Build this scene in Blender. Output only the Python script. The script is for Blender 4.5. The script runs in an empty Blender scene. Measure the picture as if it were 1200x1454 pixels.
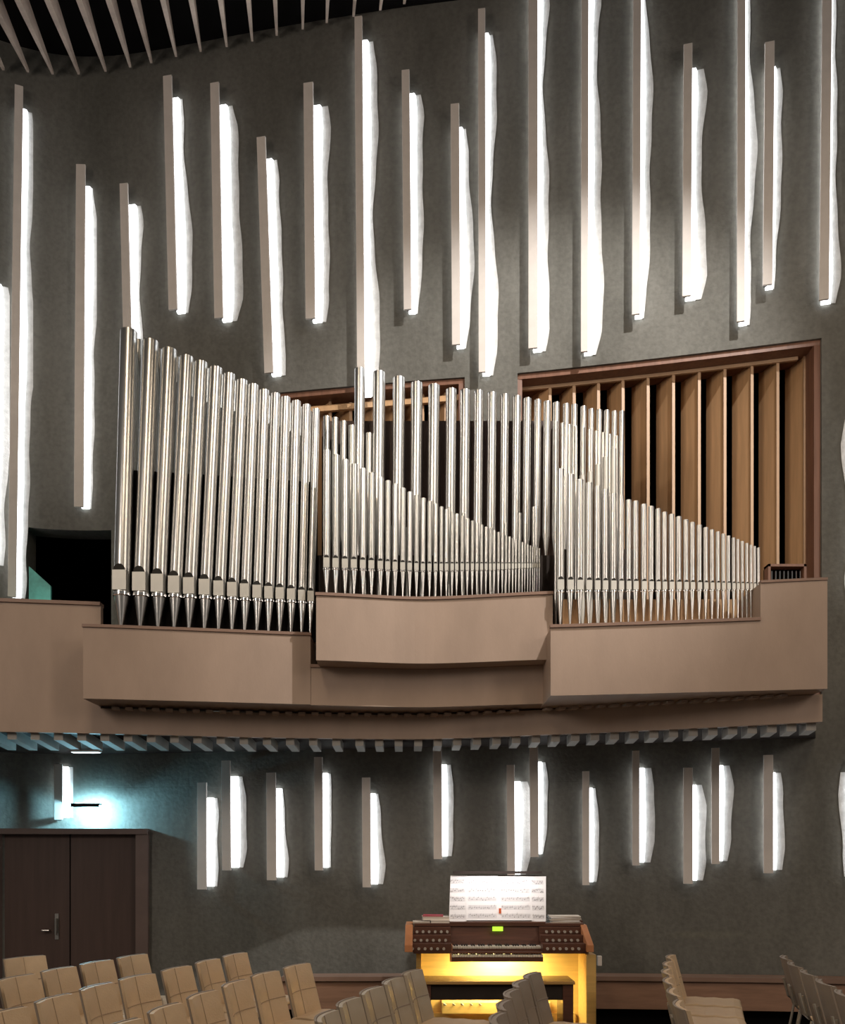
import bpy, math, random
import numpy as np
from mathutils import Vector, Matrix
random.seed(7)
SC = bpy.context.scene
COL = SC.collection
# ------------------------------------------------------------ camera
F = 1250.0; HX = 600.0; HY = 1215.0; EYE = 1.65
cam_d = bpy.data.cameras.new('camera'); cam = bpy.data.objects.new('camera', cam_d); COL.objects.link(cam)
cam.location = (0, 0, EYE); cam.rotation_euler = (math.pi/2, 0, 0)
cam_d.sensor_fit = 'HORIZONTAL'; cam_d.sensor_width = 36; cam_d.lens = 36*F/1200
cam_d.shift_y = (HY-727)/1200.0; cam_d.clip_end = 200
SC.camera = cam
# ------------------------------------------------------------ world and light
w = bpy.data.worlds.new('world'); SC.world = w; w.use_nodes = True
bg = w.node_tree.nodes['Background']; bg.inputs[0].default_value = (1.0, 0.93, 0.85, 1); bg.inputs[1].default_value = 0.10
SC.view_settings.view_transform = 'Standard'; SC.view_settings.look = 'None'
SC.view_settings.exposure = 0.0; SC.view_settings.gamma = 1.0
def lamp(name, typ, loc, energy, col, target=None, **kw):
    d = bpy.data.lights.new(name, typ); d.energy = energy; d.color = col
    for k, v in kw.items(): setattr(d, k, v)
    o = bpy.data.objects.new(name, d); COL.objects.link(o); o.location = loc
    if target is not None:
        o.rotation_euler = (Vector(target)-Vector(loc)).to_track_quat('-Z', 'Y').to_euler()
    return o
# stage spot hung high on the right, it lights the organ and throws the fin shadows down to the left
lamp('organ_spot', 'SPOT', (3.8, 3.0, 10.3), 2600, (1.0, 0.96, 0.92), (0.9, 8.7, 5.15), spot_size=math.radians(45), spot_blend=0.6, shadow_soft_size=0.06)
lamp('organ_spot', 'SPOT', (-3.4, 1.5, 7.6), 260, (1.0, 0.90, 0.80), (1.0, 8.6, 5.2), spot_size=math.radians(32), spot_blend=0.8, shadow_soft_size=0.12)
for sx, e_ in ((-6.0, 150), (6.5, 140)):
    lamp('side_fill', 'AREA', (sx, 0.5, 5.6), e_, (1.0, 0.86, 0.74), (0.4, 8.2, 3.4), shape='RECTANGLE', size=1.2, size_y=2.4)  # unseen fill lights added at both sides of the room
# two unseen area lights added above the seats as warm fill
for lx in (-2.0, 2.6):
    lamp('overhead_fill', 'AREA', (lx, 3.0, 7.5), 85, (1.0, 0.80, 0.58), (lx*0.8, 5.6, 0.5), shape='RECTANGLE', size=0.7, size_y=3.0)

# ------------------------------------------------------------ helpers
def S(px, D): return (px-HX)/F*D
def ZZ(py, D): return EYE+(HY-py)/F*D
def curve(pts, smooth=40):
    xs = np.array([p[0] for p in pts], float); ys = np.array([p[1] for p in pts], float)
    g = np.arange(-400, 1621, 10.0); v = np.interp(g, xs, ys)
    # linear extrapolation kept flat; smooth with gaussian
    k = np.exp(-0.5*(np.arange(-12, 13)*10.0/smooth)**2); k /= k.sum()
    vp = np.pad(v, 12, mode='edge'); v = np.convolve(vp, k, mode='valid')
    return lambda x: float(np.interp(x, g, v))
WALL = curve([(-400, 8.0), (-250, 8.6), (-120, 9.1), (0, 9.55), (100, 9.75), (185, 9.7), (395, 9.37), (570, 9.15), (735, 9.0), (950, 8.7), (1167, 8.38), (1300, 8.2), (1600, 7.8)])
FASC = curve([(-400, 7.3), (-150, 7.6), (0, 7.74), (143, 7.85), (350, 8.1), (600, 8.26), (782, 7.92), (950, 7.6), (1165, 7.17), (1300, 6.9)])
def wp(cv, px, off=0.0):
    """point in plan on curve cv at column px, moved off metres away from the viewer"""
    D = cv(px)+off
    return Vector((S(px, cv(px))*(D/cv(px)) if off == 0 else S(px, cv(px)), D, 0))
def frame(cv, px):
    a = wp(cv, px-8); b = wp(cv, px+8)
    t = (b-a).normalized(); n = Vector((t.y, -t.x, 0))   # n points to the viewer
    return wp(cv, px), t, n

class MB:
    def __init__(s): s.v = []; s.f = []
    def add(s, vs, fs):
        o = len(s.v); s.v += [tuple(v) for v in vs]; s.f += [tuple(i+o for i in f) for f in fs]
    def box(s, x0, x1, y0, y1, z0, z1):
        s.add([(x0,y0,z0),(x1,y0,z0),(x1,y1,z0),(x0,y1,z0),(x0,y0,z1),(x1,y0,z1),(x1,y1,z1),(x0,y1,z1)],
              [(0,3,2,1),(4,5,6,7),(0,1,5,4),(1,2,6,5),(2,3,7,6),(3,0,4,7)])
    def hexa(s, p):  # 8 points, bottom ring then top ring
        s.add(p, [(0,3,2,1),(4,5,6,7),(0,1,5,4),(1,2,6,5),(2,3,7,6),(3,0,4,7)])
    def bar(s, a, b, wx, wy, up=Vector((0,0,1))):
        a = Vector(a); b = Vector(b); d = (b-a).normalized()
        if abs(d.dot(up)) > 0.98: up = Vector((0,1,0))
        x = d.cross(up).normalized()*wx/2; y = x.cross(d).normalized()*wy/2
        s.hexa([a-x-y, a+x-y, a+x+y, a-x+y, b-x-y, b+x-y, b+x+y, b-x+y])
    def tube(s, pts, r, n=8, cap=True):
        pts = [Vector(p) for p in pts]; rs = r if isinstance(r, (list, tuple)) else [r]*len(pts)
        o = len(s.v)
        for i, p in enumerate(pts):
            d = (pts[min(i+1, len(pts)-1)]-pts[max(i-1, 0)]).normalized()
            up = Vector((0,0,1)) if abs(d.z) < 0.9 else Vector((0,1,0))
            x = d.cross(up).normalized(); y = x.cross(d).normalized()
            for k in range(n):
                a = 2*math.pi*k/n; s.v.append(tuple(p+x*math.cos(a)*rs[i]+y*math.sin(a)*rs[i]))
        for i in range(len(pts)-1):
            for k in range(n):
                a = o+i*n+k; b = o+i*n+(k+1) % n; s.f.append((a, b, b+n, a+n))
        if cap: s.f.append(tuple(o+k for k in range(n))); s.f.append(tuple(o+(len(pts)-1)*n+k for k in reversed(range(n))))
    def lathe(s, prof, n=16, c=(0,0,0), lean=(0,0)):
        o = len(s.v)
        for (r, z) in prof:
            for k in range(n):
                a = 2*math.pi*k/n; s.v.append((c[0]+r*math.cos(a)+lean[0]*z, c[1]+r*math.sin(a)+lean[1]*z, c[2]+z))
        for i in range(len(prof)-1):
            for k in range(n):
                a = o+i*n+k; b = o+i*n+(k+1) % n; s.f.append((a, b, b+n, a+n))
    def prism(s, poly, y0, y1, plane='xz'):
        m = len(poly)
        def P(u, v, w_):
            return (u, w_, v) if plane == 'xz' else ((w_, u, v) if plane == 'yz' else (u, v, w_))
        s.add([P(u, v, y0) for u, v in poly]+[P(u, v, y1) for u, v in poly],
              [tuple(range(m)), tuple(reversed(range(m, 2*m)))]+[(i, (i+1) % m, (i+1) % m+m, i+m) for i in range(m)])
    def build(s, name, m, parent=None, smooth=False, bevel=0, loc=None, auto=None):
        me = bpy.data.meshes.new(name); me.from_pydata(s.v, [], s.f); me.update()
        import bmesh
        b = bmesh.new(); b.from_mesh(me); bmesh.ops.recalc_face_normals(b, faces=b.faces); b.to_mesh(me); b.free()
        if smooth:
            for p in me.polygons: p.use_smooth = True
            try: me.set_sharp_from_angle(angle=math.radians(40))
            except Exception: pass
        me.materials.append(m)
        o = bpy.data.objects.new(name, me); COL.objects.link(o)
        if parent is not None: o.parent = parent
        if loc is not None: o.location = loc
        if bevel:
            md = o.modifiers.new('bevel', 'BEVEL'); md.width = bevel; md.segments = 2; md.limit_method = 'ANGLE'
        return o
def empty(name, loc=(0,0,0), rz=0):
    o = bpy.data.objects.new(name, None); COL.objects.link(o); o.location = loc; o.rotation_euler.z = rz
    o.empty_display_size = 0.1; return o
def tag(o, label=None, cat=None, group=None, kind=None):
    if label: o['label'] = label
    if cat: o['category'] = cat
    if group: o['group'] = group
    if kind: o['kind'] = kind
    return o
def copy_tree(o, parent=None):
    c = o.copy(); COL.objects.link(c); c.parent = parent
    for ch in list(o.children): copy_tree(ch, c)
    return c
ORD = ['first','second','third','fourth','fifth','sixth','seventh','eighth','ninth','tenth','eleventh','twelfth','thirteenth','fourteenth','fifteenth','sixteenth','seventeenth','eighteenth','nineteenth']
def ordw(i):   # 0-based
    n = i+1
    if n <= 19: return ORD[i]
    tens = {2:'twenty',3:'thirty',4:'forty'}[n//10]
    return ({2:'twentieth',3:'thirtieth',4:'fortieth'}[n//10]) if n % 10 == 0 else tens+'-'+ORD[n % 10-1]

# ------------------------------------------------------------ materials
def mat(name, col, rough=0.6, metal=0.0, var=0.0, scale=4.0, stretch=(1,1,1), bump=0.0, bscale=40, emit=None, es=0.0, spec=0.5, col2=None, coat=0):
    m = bpy.data.materials.new(name); m.use_nodes = True; nt = m.node_tree; b = nt.nodes['Principled BSDF']
    b.inputs['Base Color'].default_value = (*col, 1); b.inputs['Roughness'].default_value = rough
    b.inputs['Metallic'].default_value = metal; b.inputs['Specular IOR Level'].default_value = spec
    if coat: b.inputs['Coat Weight'].default_value = coat; b.inputs['Coat Roughness'].default_value = 0.15
    tc = nt.nodes.new('ShaderNodeTexCoord'); mp = nt.nodes.new('ShaderNodeMapping'); mp.inputs['Scale'].default_value = stretch
    nt.links.new(tc.outputs['Object'], mp.inputs[0])
    if var or col2:
        no = nt.nodes.new('ShaderNodeTexNoise'); no.inputs['Scale'].default_value = scale; no.inputs['Detail'].default_value = 6; no.inputs['Roughness'].default_value = 0.6
        nt.links.new(mp.outputs[0], no.inputs['Vector'])
        cr = nt.nodes.new('ShaderNodeValToRGB'); c2 = col2 if col2 else tuple(min(1, c*(1+var)) for c in col); c1 = tuple(c*(1-var) for c in col) if var else col
        cr.color_ramp.elements[0].position = 0.3; cr.color_ramp.elements[0].color = (*c1, 1)
        cr.color_ramp.elements[1].position = 0.7; cr.color_ramp.elements[1].color = (*c2, 1)
        nt.links.new(no.outputs[0], cr.inputs[0]); nt.links.new(cr.outputs[0], b.inputs['Base Color'])
    if bump:
        n2 = nt.nodes.new('ShaderNodeTexNoise'); n2.inputs['Scale'].default_value = bscale; n2.inputs['Detail'].default_value = 5
        nt.links.new(mp.outputs[0], n2.inputs['Vector'])
        bp = nt.nodes.new('ShaderNodeBump'); bp.inputs['Strength'].default_value = bump; bp.inputs['Distance'].default_value = 0.02
        nt.links.new(n2.outputs[0], bp.inputs['Height']); nt.links.new(bp.outputs[0], b.inputs['Normal'])
    if emit: b.inputs['Emission Color'].default_value = (*emit, 1); b.inputs['Emission Strength'].default_value = es
    return m
M = {}
M['black'] = mat('near_black', (0.006,0.005,0.005), 0.9, spec=0.1)
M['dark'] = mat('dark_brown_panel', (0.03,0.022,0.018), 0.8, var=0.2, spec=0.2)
M['fascia'] = mat('painted_fascia', (0.36,0.265,0.205), 0.6, var=0.10, scale=2.5, stretch=(1,1,0.4), bump=0.05, bscale=60)
M['rail'] = mat('fascia_cap', (0.24,0.15,0.11), 0.5, var=0.1)
M['fin'] = mat('orange_wood_shutter', (0.62,0.38,0.20), 0.45, var=0.12, scale=3, stretch=(6,6,0.5))
M['finedge'] = mat('pale_wood_edge', (0.52,0.34,0.21), 0.5, var=0.08)
M['jamb'] = mat('red_brown_wood', (0.22,0.105,0.065), 0.45, var=0.2, scale=3, stretch=(8,8,0.5))
M['board'] = mat('beige_board', (0.78,0.72,0.67), 0.6, var=0.06, scale=6)
M['glow_plaster'] = mat('pale_glow_plaster', (0.62,0.62,0.61), 0.8, var=0.15, scale=12, bump=0.3, bscale=40)  # paler than the concrete so the glow beside the boards reads white
M['tube'] = mat('wall_glow', (1,1,1), 0.5, emit=(0.93,0.97,1.0), es=4.3)  # emission that imitates light spilled on the wall
M['tin'] = mat('polished_tin', (0.63,0.625,0.61), 0.29, metal=1.0, var=0.05, scale=5, stretch=(1,1,0.6))
M['zinc'] = mat('dull_zinc', (0.44,0.44,0.42), 0.33, metal=1.0, var=0.08, scale=5)
M['lip'] = mat('flat_lip', (0.50,0.49,0.45), 0.5, metal=0.7, var=0.08)
M['mouth'] = mat('mouth_dark', (0.02,0.018,0.015), 0.9)
M['bright'] = mat('bright_ring', (0.92,0.92,0.92), 0.15, metal=1.0)
M['slat'] = mat('ceiling_slat', (0.62,0.50,0.42), 0.6, var=0.2, scale=5)
M['joist'] = mat('joist_grey', (0.34,0.32,0.29), 0.7, var=0.1)
M['door'] = mat('brown_door', (0.085,0.05,0.04), 0.55, var=0.15, scale=2, stretch=(8,8,0.6))
M['jamb2'] = mat('door_frame', (0.16,0.11,0.095), 0.5, var=0.1)
M['metal'] = mat('brushed_metal', (0.5,0.48,0.45), 0.35, metal=1.0)
M['oak'] = mat('yellow_oak', (0.62,0.40,0.13), 0.4, var=0.12, scale=4, stretch=(0.6,6,9))
M['walnut'] = mat('walnut', (0.10,0.040,0.024), 0.4, var=0.25, scale=5, stretch=(0.6,6,9), coat=0.2)
M['casewood'] = mat('dark_case_wood', (0.075,0.04,0.028), 0.6, var=0.2, scale=3, stretch=(6,6,.6))
M['cheek'] = mat('orange_cheek', (0.50,0.21,0.09), 0.4, var=0.15, scale=5)
M['ivory'] = mat('ivory_keys', (0.65,0.60,0.50), 0.35)
M['ebony'] = mat('ebony_keys', (0.015,0.013,0.012), 0.35)
M['knob'] = mat('grey_knob', (0.42,0.38,0.33), 0.35)
M['paper'] = mat('white_paper', (0.85,0.83,0.82), 0.7)
M['page'] = mat('old_paper', (0.62,0.55,0.47), 0.7)
M['redcover'] = mat('red_cover', (0.38,0.03,0.05), 0.5)
M['display'] = mat('green_display', (0.1,0.3,0.02), 0.4, emit=(0.55,1.0,0.05), es=1.2)
M['teal'] = mat('teal_panel', (0.10,0.42,0.38), 0.35, var=0.35, scale=6)  # teal tint of the exit light put into the panel colour
M['vinyl'] = mat('beige_upholstery', (0.60,0.44,0.28), 0.5, var=0.08, scale=6, bump=0.15, bscale=90)
M['vinylb'] = mat('taupe_upholstery', (0.26,0.21,0.165), 0.5, var=0.1, scale=6)
M['taupe'] = mat('taupe_vinyl', (0.42,0.35,0.26), 0.4, var=0.08, scale=6)
M['seam'] = mat('brown_seam', (0.40,0.29,0.19), 0.7)  # darker brown seam lines on the padding
M['frame'] = mat('chair_frame', (0.55,0.50,0.42), 0.35, metal=0.7)
M['floor'] = mat('dark_floor', (0.05,0.04,0.035), 0.6, var=0.2)
M['bench'] = mat('wall_bench_wood', (0.30,0.17,0.11), 0.5, var=0.2, scale=3, stretch=(0.6,6,6))
M['orange'] = mat('orange_tab', (0.8,0.15,0.04), 0.5)

# concrete: board marks and mottling
def concrete():
    m = bpy.data.materials.new('grey_concrete'); m.use_nodes = True; nt = m.node_tree; b = nt.nodes['Principled BSDF']; L = nt.links
    b.inputs['Roughness'].default_value = 0.85; b.inputs['Specular IOR Level'].default_value = 0.25
    tc = nt.nodes.new('ShaderNodeTexCoord')
    mp = nt.nodes.new('ShaderNodeMapping'); mp.inputs['Scale'].default_value = (1, 1, 0.3); L.new(tc.outputs['Object'], mp.inputs[0])
    n1 = nt.nodes.new('ShaderNodeTexNoise'); n1.inputs['Scale'].default_value = 1.3; n1.inputs['Detail'].default_value = 8; n1.inputs['Roughness'].default_value = 0.65; L.new(mp.outputs[0], n1.inputs['Vector'])
    n2 = nt.nodes.new('ShaderNodeTexNoise'); n2.inputs['Scale'].default_value = 22; n2.inputs['Detail'].default_value = 6; L.new(tc.outputs['Object'], n2.inputs['Vector'])
    cr = nt.nodes.new('ShaderNodeValToRGB'); cr.color_ramp.elements[0].position = 0.32; cr.color_ramp.elements[0].color = (0.125,0.121,0.106,1); cr.color_ramp.elements[1].position = 0.68; cr.color_ramp.elements[1].color = (0.205,0.20,0.178,1)
    L.new(n1.outputs[0], cr.inputs[0])
    mx = nt.nodes.new('ShaderNodeMixRGB'); mx.blend_type = 'MULTIPLY'; mx.inputs[0].default_value = 0.5; L.new(cr.outputs[0], mx.inputs[1])
    c2 = nt.nodes.new('ShaderNodeValToRGB'); c2.color_ramp.elements[0].position = 0.3; c2.color_ramp.elements[0].color = (0.6,0.6,0.6,1); c2.color_ramp.elements[1].position = 0.65; c2.color_ramp.elements[1].color = (1,1,1,1)
    L.new(n2.outputs[0], c2.inputs[0]); L.new(c2.outputs[0], mx.inputs[2]); L.new(mx.outputs[0], b.inputs['Base Color'])
    # vertical formwork seams every 0.62 m and fine board lines
    sp = nt.nodes.new('ShaderNodeSeparateXYZ'); L.new(tc.outputs['Object'], sp.inputs[0])
    def seam(period, wdt, src='X'):
        a = nt.nodes.new('ShaderNodeMath'); a.operation = 'MULTIPLY'; a.inputs[1].default_value = 1/period; L.new(sp.outputs[src], a.inputs[0])
        f = nt.nodes.new('ShaderNodeMath'); f.operation = 'FRACT'; L.new(a.outputs[0], f.inputs[0])
        g = nt.nodes.new('ShaderNodeMath'); g.operation = 'GREATER_THAN'; g.inputs[1].default_value = wdt/period; L.new(f.outputs[0], g.inputs[0]); return g
    g = seam(1.27, 0.012); g2 = seam(2.4, 0.012, 'Z')
    mn = nt.nodes.new('ShaderNodeMath'); mn.operation = 'MINIMUM'; L.new(g.outputs[0], mn.inputs[0]); L.new(g2.outputs[0], mn.inputs[1])
    ad = nt.nodes.new('ShaderNodeMath'); ad.operation = 'MULTIPLY_ADD'; ad.inputs[1].default_value = 0.5; L.new(mn.outputs[0], ad.inputs[0]); L.new(n2.outputs[0], ad.inputs[2])
    bp = nt.nodes.new('ShaderNodeBump'); bp.inputs['Strength'].default_value = 0.5; bp.inputs['Distance'].default_value = 0.012
    L.new(ad.outputs[0], bp.inputs['Height']); L.new(bp.outputs[0], b.inputs['Normal'])
    return m
M['concrete'] = concrete()

# ------------------------------------------------------------ setting: wall, floor, ceiling
ZT = 10.47; ZO = 6.58          # wall top, organ opening top
holes = [(35, 158, 3.0, 5.24), (390, 660, 3.0, ZO), (735, 1167, 3.0, ZO)]
cols = sorted(set(list(range(-300, 1460, 22)) + [35, 158, 390, 660, 735, 1167]))
mb = MB(); TH = 0.28
for a, b in zip(cols[:-1], cols[1:]):
    if b-a < 1: continue
    c = (a+b)/2; segs = [(-0.05, ZT)]
    for h in holes:
        if h[0] < c < h[1]: segs = [(-0.05, h[2]), (h[3], ZT)]
    pa, pb = wp(WALL, a), wp(WALL, b)
    for z0, z1 in segs:
        za = [z0+(z1-z0)*i/1 for i in range(2)]
        mb.hexa([(pa.x,pa.y,z0),(pb.x,pb.y,z0),(pb.x,pb.y+TH,z0),(pa.x,pa.y+TH,z0),(pa.x,pa.y,z1),(pb.x,pb.y,z1),(pb.x,pb.y+TH,z1),(pa.x,pa.y+TH,z1)])
tag(mb.build('wall_back', M['concrete']), kind='structure')
f = MB(); f.box(-9, 9, -4, 12.5, -0.1, 0); tag(f.build('floor', M['floor']), kind='structure')
f = MB(); f.box(-9, 9, -4, 12.5, ZT, ZT+0.1); tag(f.build('ceiling', M['black']), kind='structure')
# organ chamber and doorway room behind the wall
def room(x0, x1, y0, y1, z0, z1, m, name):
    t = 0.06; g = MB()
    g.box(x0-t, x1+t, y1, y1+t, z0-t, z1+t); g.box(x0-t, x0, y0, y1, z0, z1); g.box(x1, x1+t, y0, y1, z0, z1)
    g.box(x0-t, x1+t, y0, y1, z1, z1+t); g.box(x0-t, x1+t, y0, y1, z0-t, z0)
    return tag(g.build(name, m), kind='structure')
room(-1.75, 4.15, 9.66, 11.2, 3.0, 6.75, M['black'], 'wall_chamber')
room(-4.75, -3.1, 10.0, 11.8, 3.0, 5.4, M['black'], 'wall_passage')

# opening linings (wood head and jambs)
def lining(px0, px1, name, rj=True):
    g = MB(); n = 10; dep = 0.42
    for i in range(n):
        a = wp(WALL, px0+(px1-px0)*i/n); b = wp(WALL, px0+(px1-px0)*(i+1)/n)
        g.hexa([(a.x,a.y+0.03,ZO-0.05),(b.x,b.y+0.03,ZO-0.05),(b.x,b.y+dep,ZO-0.05),(a.x,a.y+dep,ZO-0.05),(a.x,a.y+0.03,ZO),(b.x,b.y+0.03,ZO),(b.x,b.y+dep,ZO),(a.x,a.y+dep,ZO)])
    a = wp(WALL, px1); g.box(a.x-0.06, a.x, a.y+0.03, a.y+dep, 3.1, ZO-0.05)
    a = wp(WALL, px0); g.box(a.x, a.x+0.05, a.y+0.03, a.y+dep, 3.1, ZO-0.05)
    return tag(g.build(name, M['jamb']), kind='structure')
lining(735, 1167, 'trim_1'); lining(390, 660, 'trim_2')
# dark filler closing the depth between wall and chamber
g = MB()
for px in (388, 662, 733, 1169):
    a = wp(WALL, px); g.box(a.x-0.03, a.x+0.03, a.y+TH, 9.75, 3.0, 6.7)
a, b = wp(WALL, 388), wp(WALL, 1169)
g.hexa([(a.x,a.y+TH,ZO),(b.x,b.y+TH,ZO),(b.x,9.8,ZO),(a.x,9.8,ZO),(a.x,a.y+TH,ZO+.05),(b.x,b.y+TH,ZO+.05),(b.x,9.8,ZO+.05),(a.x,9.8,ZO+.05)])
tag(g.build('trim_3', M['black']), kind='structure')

# ------------------------------------------------------------ swell shutters in the openings
fe = [(782,546),(816,541),(850.6,537),(885.4,534),(921,530),(957,524.5),(993.6,521),(1030,516.5),(1068.4,511.7),(1105,507),(1143.6,504)]
bk = [750,793,827,861,896,931,966,1002,1038.7,1076.5,1114]
def shutter(pxe, pye, pxb, D, zb, label, group):
    r = empty('organ_shutter', (S(pxe, D), D, zb)); tag(r, label, 'shutter', group)
    z1 = ZZ(pye, D)-zb
    Db = D+0.27; dx = S(pxb+2.5, Db)-S(pxe, D); v = Vector((dx, 0.27, 0)); t = Vector((v.y, -v.x, 0)).normalized()*0.014
    o = Vector((0,0,0)); g = MB()
    g.hexa([o-t, o+t, v+t, v-t, o-t+Vector((0,0,z1)), o+t+Vector((0,0,z1)), v+t+Vector((0,0,z1)), v-t+Vector((0,0,z1))])
    g.build('panel', M['fin'], r)
    g = MB(); g.box(-0.022, 0.006, -0.016, 0.0, 0, z1+0.005); g.build('edge_strip', M['finedge'], r)
    return r
for i, ((x, y), b_) in enumerate(zip(fe, bk)):
    D = WALL(x)+0.20
    shutter(x, y, b_, D, 3.3, 'orange wood swell shutter, %s from the left in the wide right opening' % ordw(i), 'shutters in the right opening')
for i, (x, b_, y) in enumerate([(436,404,574),(470,440,570),(499,472,573),(532,503,566),(567,540,562),(601,574,558),(634,608,556),(655,640,554)]):
    shutter(x, y, b_, WALL(x)+0.20, 3.3, 'pale wood shutter, %s from the left in the small opening behind the pipes' % ordw(i), 'shutters in the left opening')
g = MB()
for s0, s1 in (((735, 549), (1140, 505)),):
    for i in range(8):
        xa = 735+(1145-735)*i/8; xb = 735+(1145-735)*(i+1)/8; a = wp(WALL, xa); b = wp(WALL, xb)
        g.hexa([(a.x,a.y+.185,ZO-.085),(b.x,b.y+.185,ZO-.085),(b.x,b.y+.215,ZO-.085),(a.x,a.y+.215,ZO-.085),(a.x,a.y+.185,ZO-.052),(b.x,b.y+.185,ZO-.052),(b.x,b.y+.215,ZO-.052),(a.x,a.y+.215,ZO-.052)])
tag(g.build('shutter_rail', M['finedge']), 'pale wooden rail running across the tops of the right opening shutters', 'rail')
g = MB(); a = wp(WALL, 392); b = wp(WALL, 658)
g.hexa([(a.x,a.y+.12,ZO-.17),(b.x,b.y+.12,ZO-.17),(b.x,b.y+.16,ZO-.17),(a.x,a.y+.16,ZO-.17),(a.x,a.y+.12,ZO-.11),(b.x,b.y+.12,ZO-.11),(b.x,b.y+.16,ZO-.11),(a.x,a.y+.16,ZO-.11)])
tag(g.build('shutter_rail', M['fin']), 'pale wooden rail under the head of the small left opening', 'rail')

# ------------------------------------------------------------ ceiling slats
ends = [(5,100),(40,103),(75,106),(112,106),(150,102),(185,96),(215,90),(250,81),(285,74),(322,67),(358,59),(393,51),(430,42),(464,33),(502,24),(540,15),(574,6),(610,-3),(646,-12)]
for i, (x, y) in enumerate(ends):
    D = WALL(x)-0.06; p = Vector((S(x, D), D, ZZ(y, D)))
    d = Vector((0.136, -1, -0.29)).normalized(); L = 3.2
    q = p+d*L
    r = empty('ceiling_slat', p); g = MB()
    q = q-p; m_ = q*0.33; t = 0.028
    g.hexa([(-.012,0,0),(.012,0,0),(.012,0,0.03),(-.012,0,0.03), (m_.x-t,m_.y,m_.z),(m_.x+t,m_.y,m_.z),(m_.x+t,m_.y,m_.z+.20),(m_.x-t,m_.y,m_.z+.20)])
    g.hexa([(m_.x-t,m_.y,m_.z),(m_.x+t,m_.y,m_.z),(m_.x+t,m_.y,m_.z+.20),(m_.x-t,m_.y,m_.z+.20),(q.x-t,q.y,q.z),(q.x+t,q.y,q.z),(q.x+t,q.y,q.z+.20),(q.x-t,q.y,q.z+.20)])
    bpy.data.objects.remove(r)
    o = g.build('ceiling_slat', M['slat'], loc=p)
    tag(o, 'tapered timber ceiling slat against black ceiling, %s from the left' % ordw(i), 'slat', 'slats hanging under the ceiling')

# ------------------------------------------------------------ light fins on the wall
def wall_light(x0, y0, x1, y1, wpx, label, group, seed, side=1.0, cyan=False, amp=1.0):
    rnd = random.Random(seed)
    P0, t, n = frame(WALL, (x0+x1)/2)
    D = WALL((x0+x1)/2)-0.13
    # ends on the plane of the board
    def on(px, py):
        # intersect the pixel ray with the board plane (through P0+n*.13)
        c = P0+n*0.13; ray = Vector(((px-HX)/F, 1, (HY-py)/F)); k = (c.x*n.x+c.y*n.y)/(ray.x*n.x+ray.y*n.y)
        return Vector((ray.x*k, ray.y*k, EYE+ray.z*k))
    A = on(x0, y0); B = on(x1, y1); W = wpx/F*D
    r = empty('wall_light', B); tag(r, label, 'wall light', group)
    a = A-B
    hw = t*W/2; th = n*0.012
    g = MB(); z = Vector((0,0,0))
    g.hexa([z-hw-th, z+hw-th, z+hw+th, z-hw+th, a-hw-th, a+hw-th, a+hw+th, a-hw+th]); g.build('board', M['board'], r, bevel=0.003)
    # bracket at the two ends
    g = MB()
    for s_ in (0.03, 0.97):
        c = a*s_-hw*0.2
        g.bar(c, c-n*0.10, 0.03, 0.05)
    g.build('bracket', M['dark'], r)
    # glowing panel with a wavy edge shaped after the light spilled on the wall
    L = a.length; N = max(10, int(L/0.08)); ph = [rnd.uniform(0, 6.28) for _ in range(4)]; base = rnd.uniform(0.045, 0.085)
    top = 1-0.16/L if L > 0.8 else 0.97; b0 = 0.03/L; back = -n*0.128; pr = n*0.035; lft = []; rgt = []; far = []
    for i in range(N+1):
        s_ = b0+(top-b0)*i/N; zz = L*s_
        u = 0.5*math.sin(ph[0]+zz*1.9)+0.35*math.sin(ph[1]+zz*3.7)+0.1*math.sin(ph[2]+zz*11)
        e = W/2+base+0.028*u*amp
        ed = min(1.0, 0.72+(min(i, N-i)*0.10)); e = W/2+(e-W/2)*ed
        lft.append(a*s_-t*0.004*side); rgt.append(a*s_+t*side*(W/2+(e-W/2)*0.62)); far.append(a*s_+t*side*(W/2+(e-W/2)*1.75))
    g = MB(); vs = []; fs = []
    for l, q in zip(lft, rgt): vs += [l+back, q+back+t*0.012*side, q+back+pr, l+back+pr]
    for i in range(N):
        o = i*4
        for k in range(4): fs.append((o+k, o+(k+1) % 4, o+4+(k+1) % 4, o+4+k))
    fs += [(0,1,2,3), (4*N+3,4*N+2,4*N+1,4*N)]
    g.add(vs, fs); g.build('glow_panel', M['tube'], r)
    g = MB(); vs = []; fs = []; pr = n*0.006  # pale strip added so the glow fades outward
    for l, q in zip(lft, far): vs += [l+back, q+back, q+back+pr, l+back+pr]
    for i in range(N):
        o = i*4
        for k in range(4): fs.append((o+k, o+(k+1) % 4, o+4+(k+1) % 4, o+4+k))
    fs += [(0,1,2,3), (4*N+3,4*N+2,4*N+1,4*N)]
    g.add(vs, fs); g.build('glow_strip', M['glow_plaster'], r)
    return r
up = [(-10,372,-14,800,11),(27,122,17,848,11),(115,234,112,720,13),(176,261,185,640,12),(238,108,246,440,13),(305,118,311,452,13),(371,195,382,530,13),(438,118,441,453,14),
      (509,24,513,560,11),(576,100,579,440,11),(646,148,648,490,12),(684,13,685,529,10),(757,-60,757,495,13),(831,-60,830,500,10),(905,-60,903,447,11),(977,63,975,421,12),
      (1053,-60,1052,457,11),(1093,60,1090,405,13),(1175,-60,1170,426,13),(1227,560,1227,850,12)]
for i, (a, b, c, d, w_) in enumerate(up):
    wall_light(a, b, c, d, w_, 'tall pale light fin on the upper concrete wall, %s from the left' % ordw(i), 'light fins on the upper wall', 10+i, side=-1.0 if i == 19 else 1.0)
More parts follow.
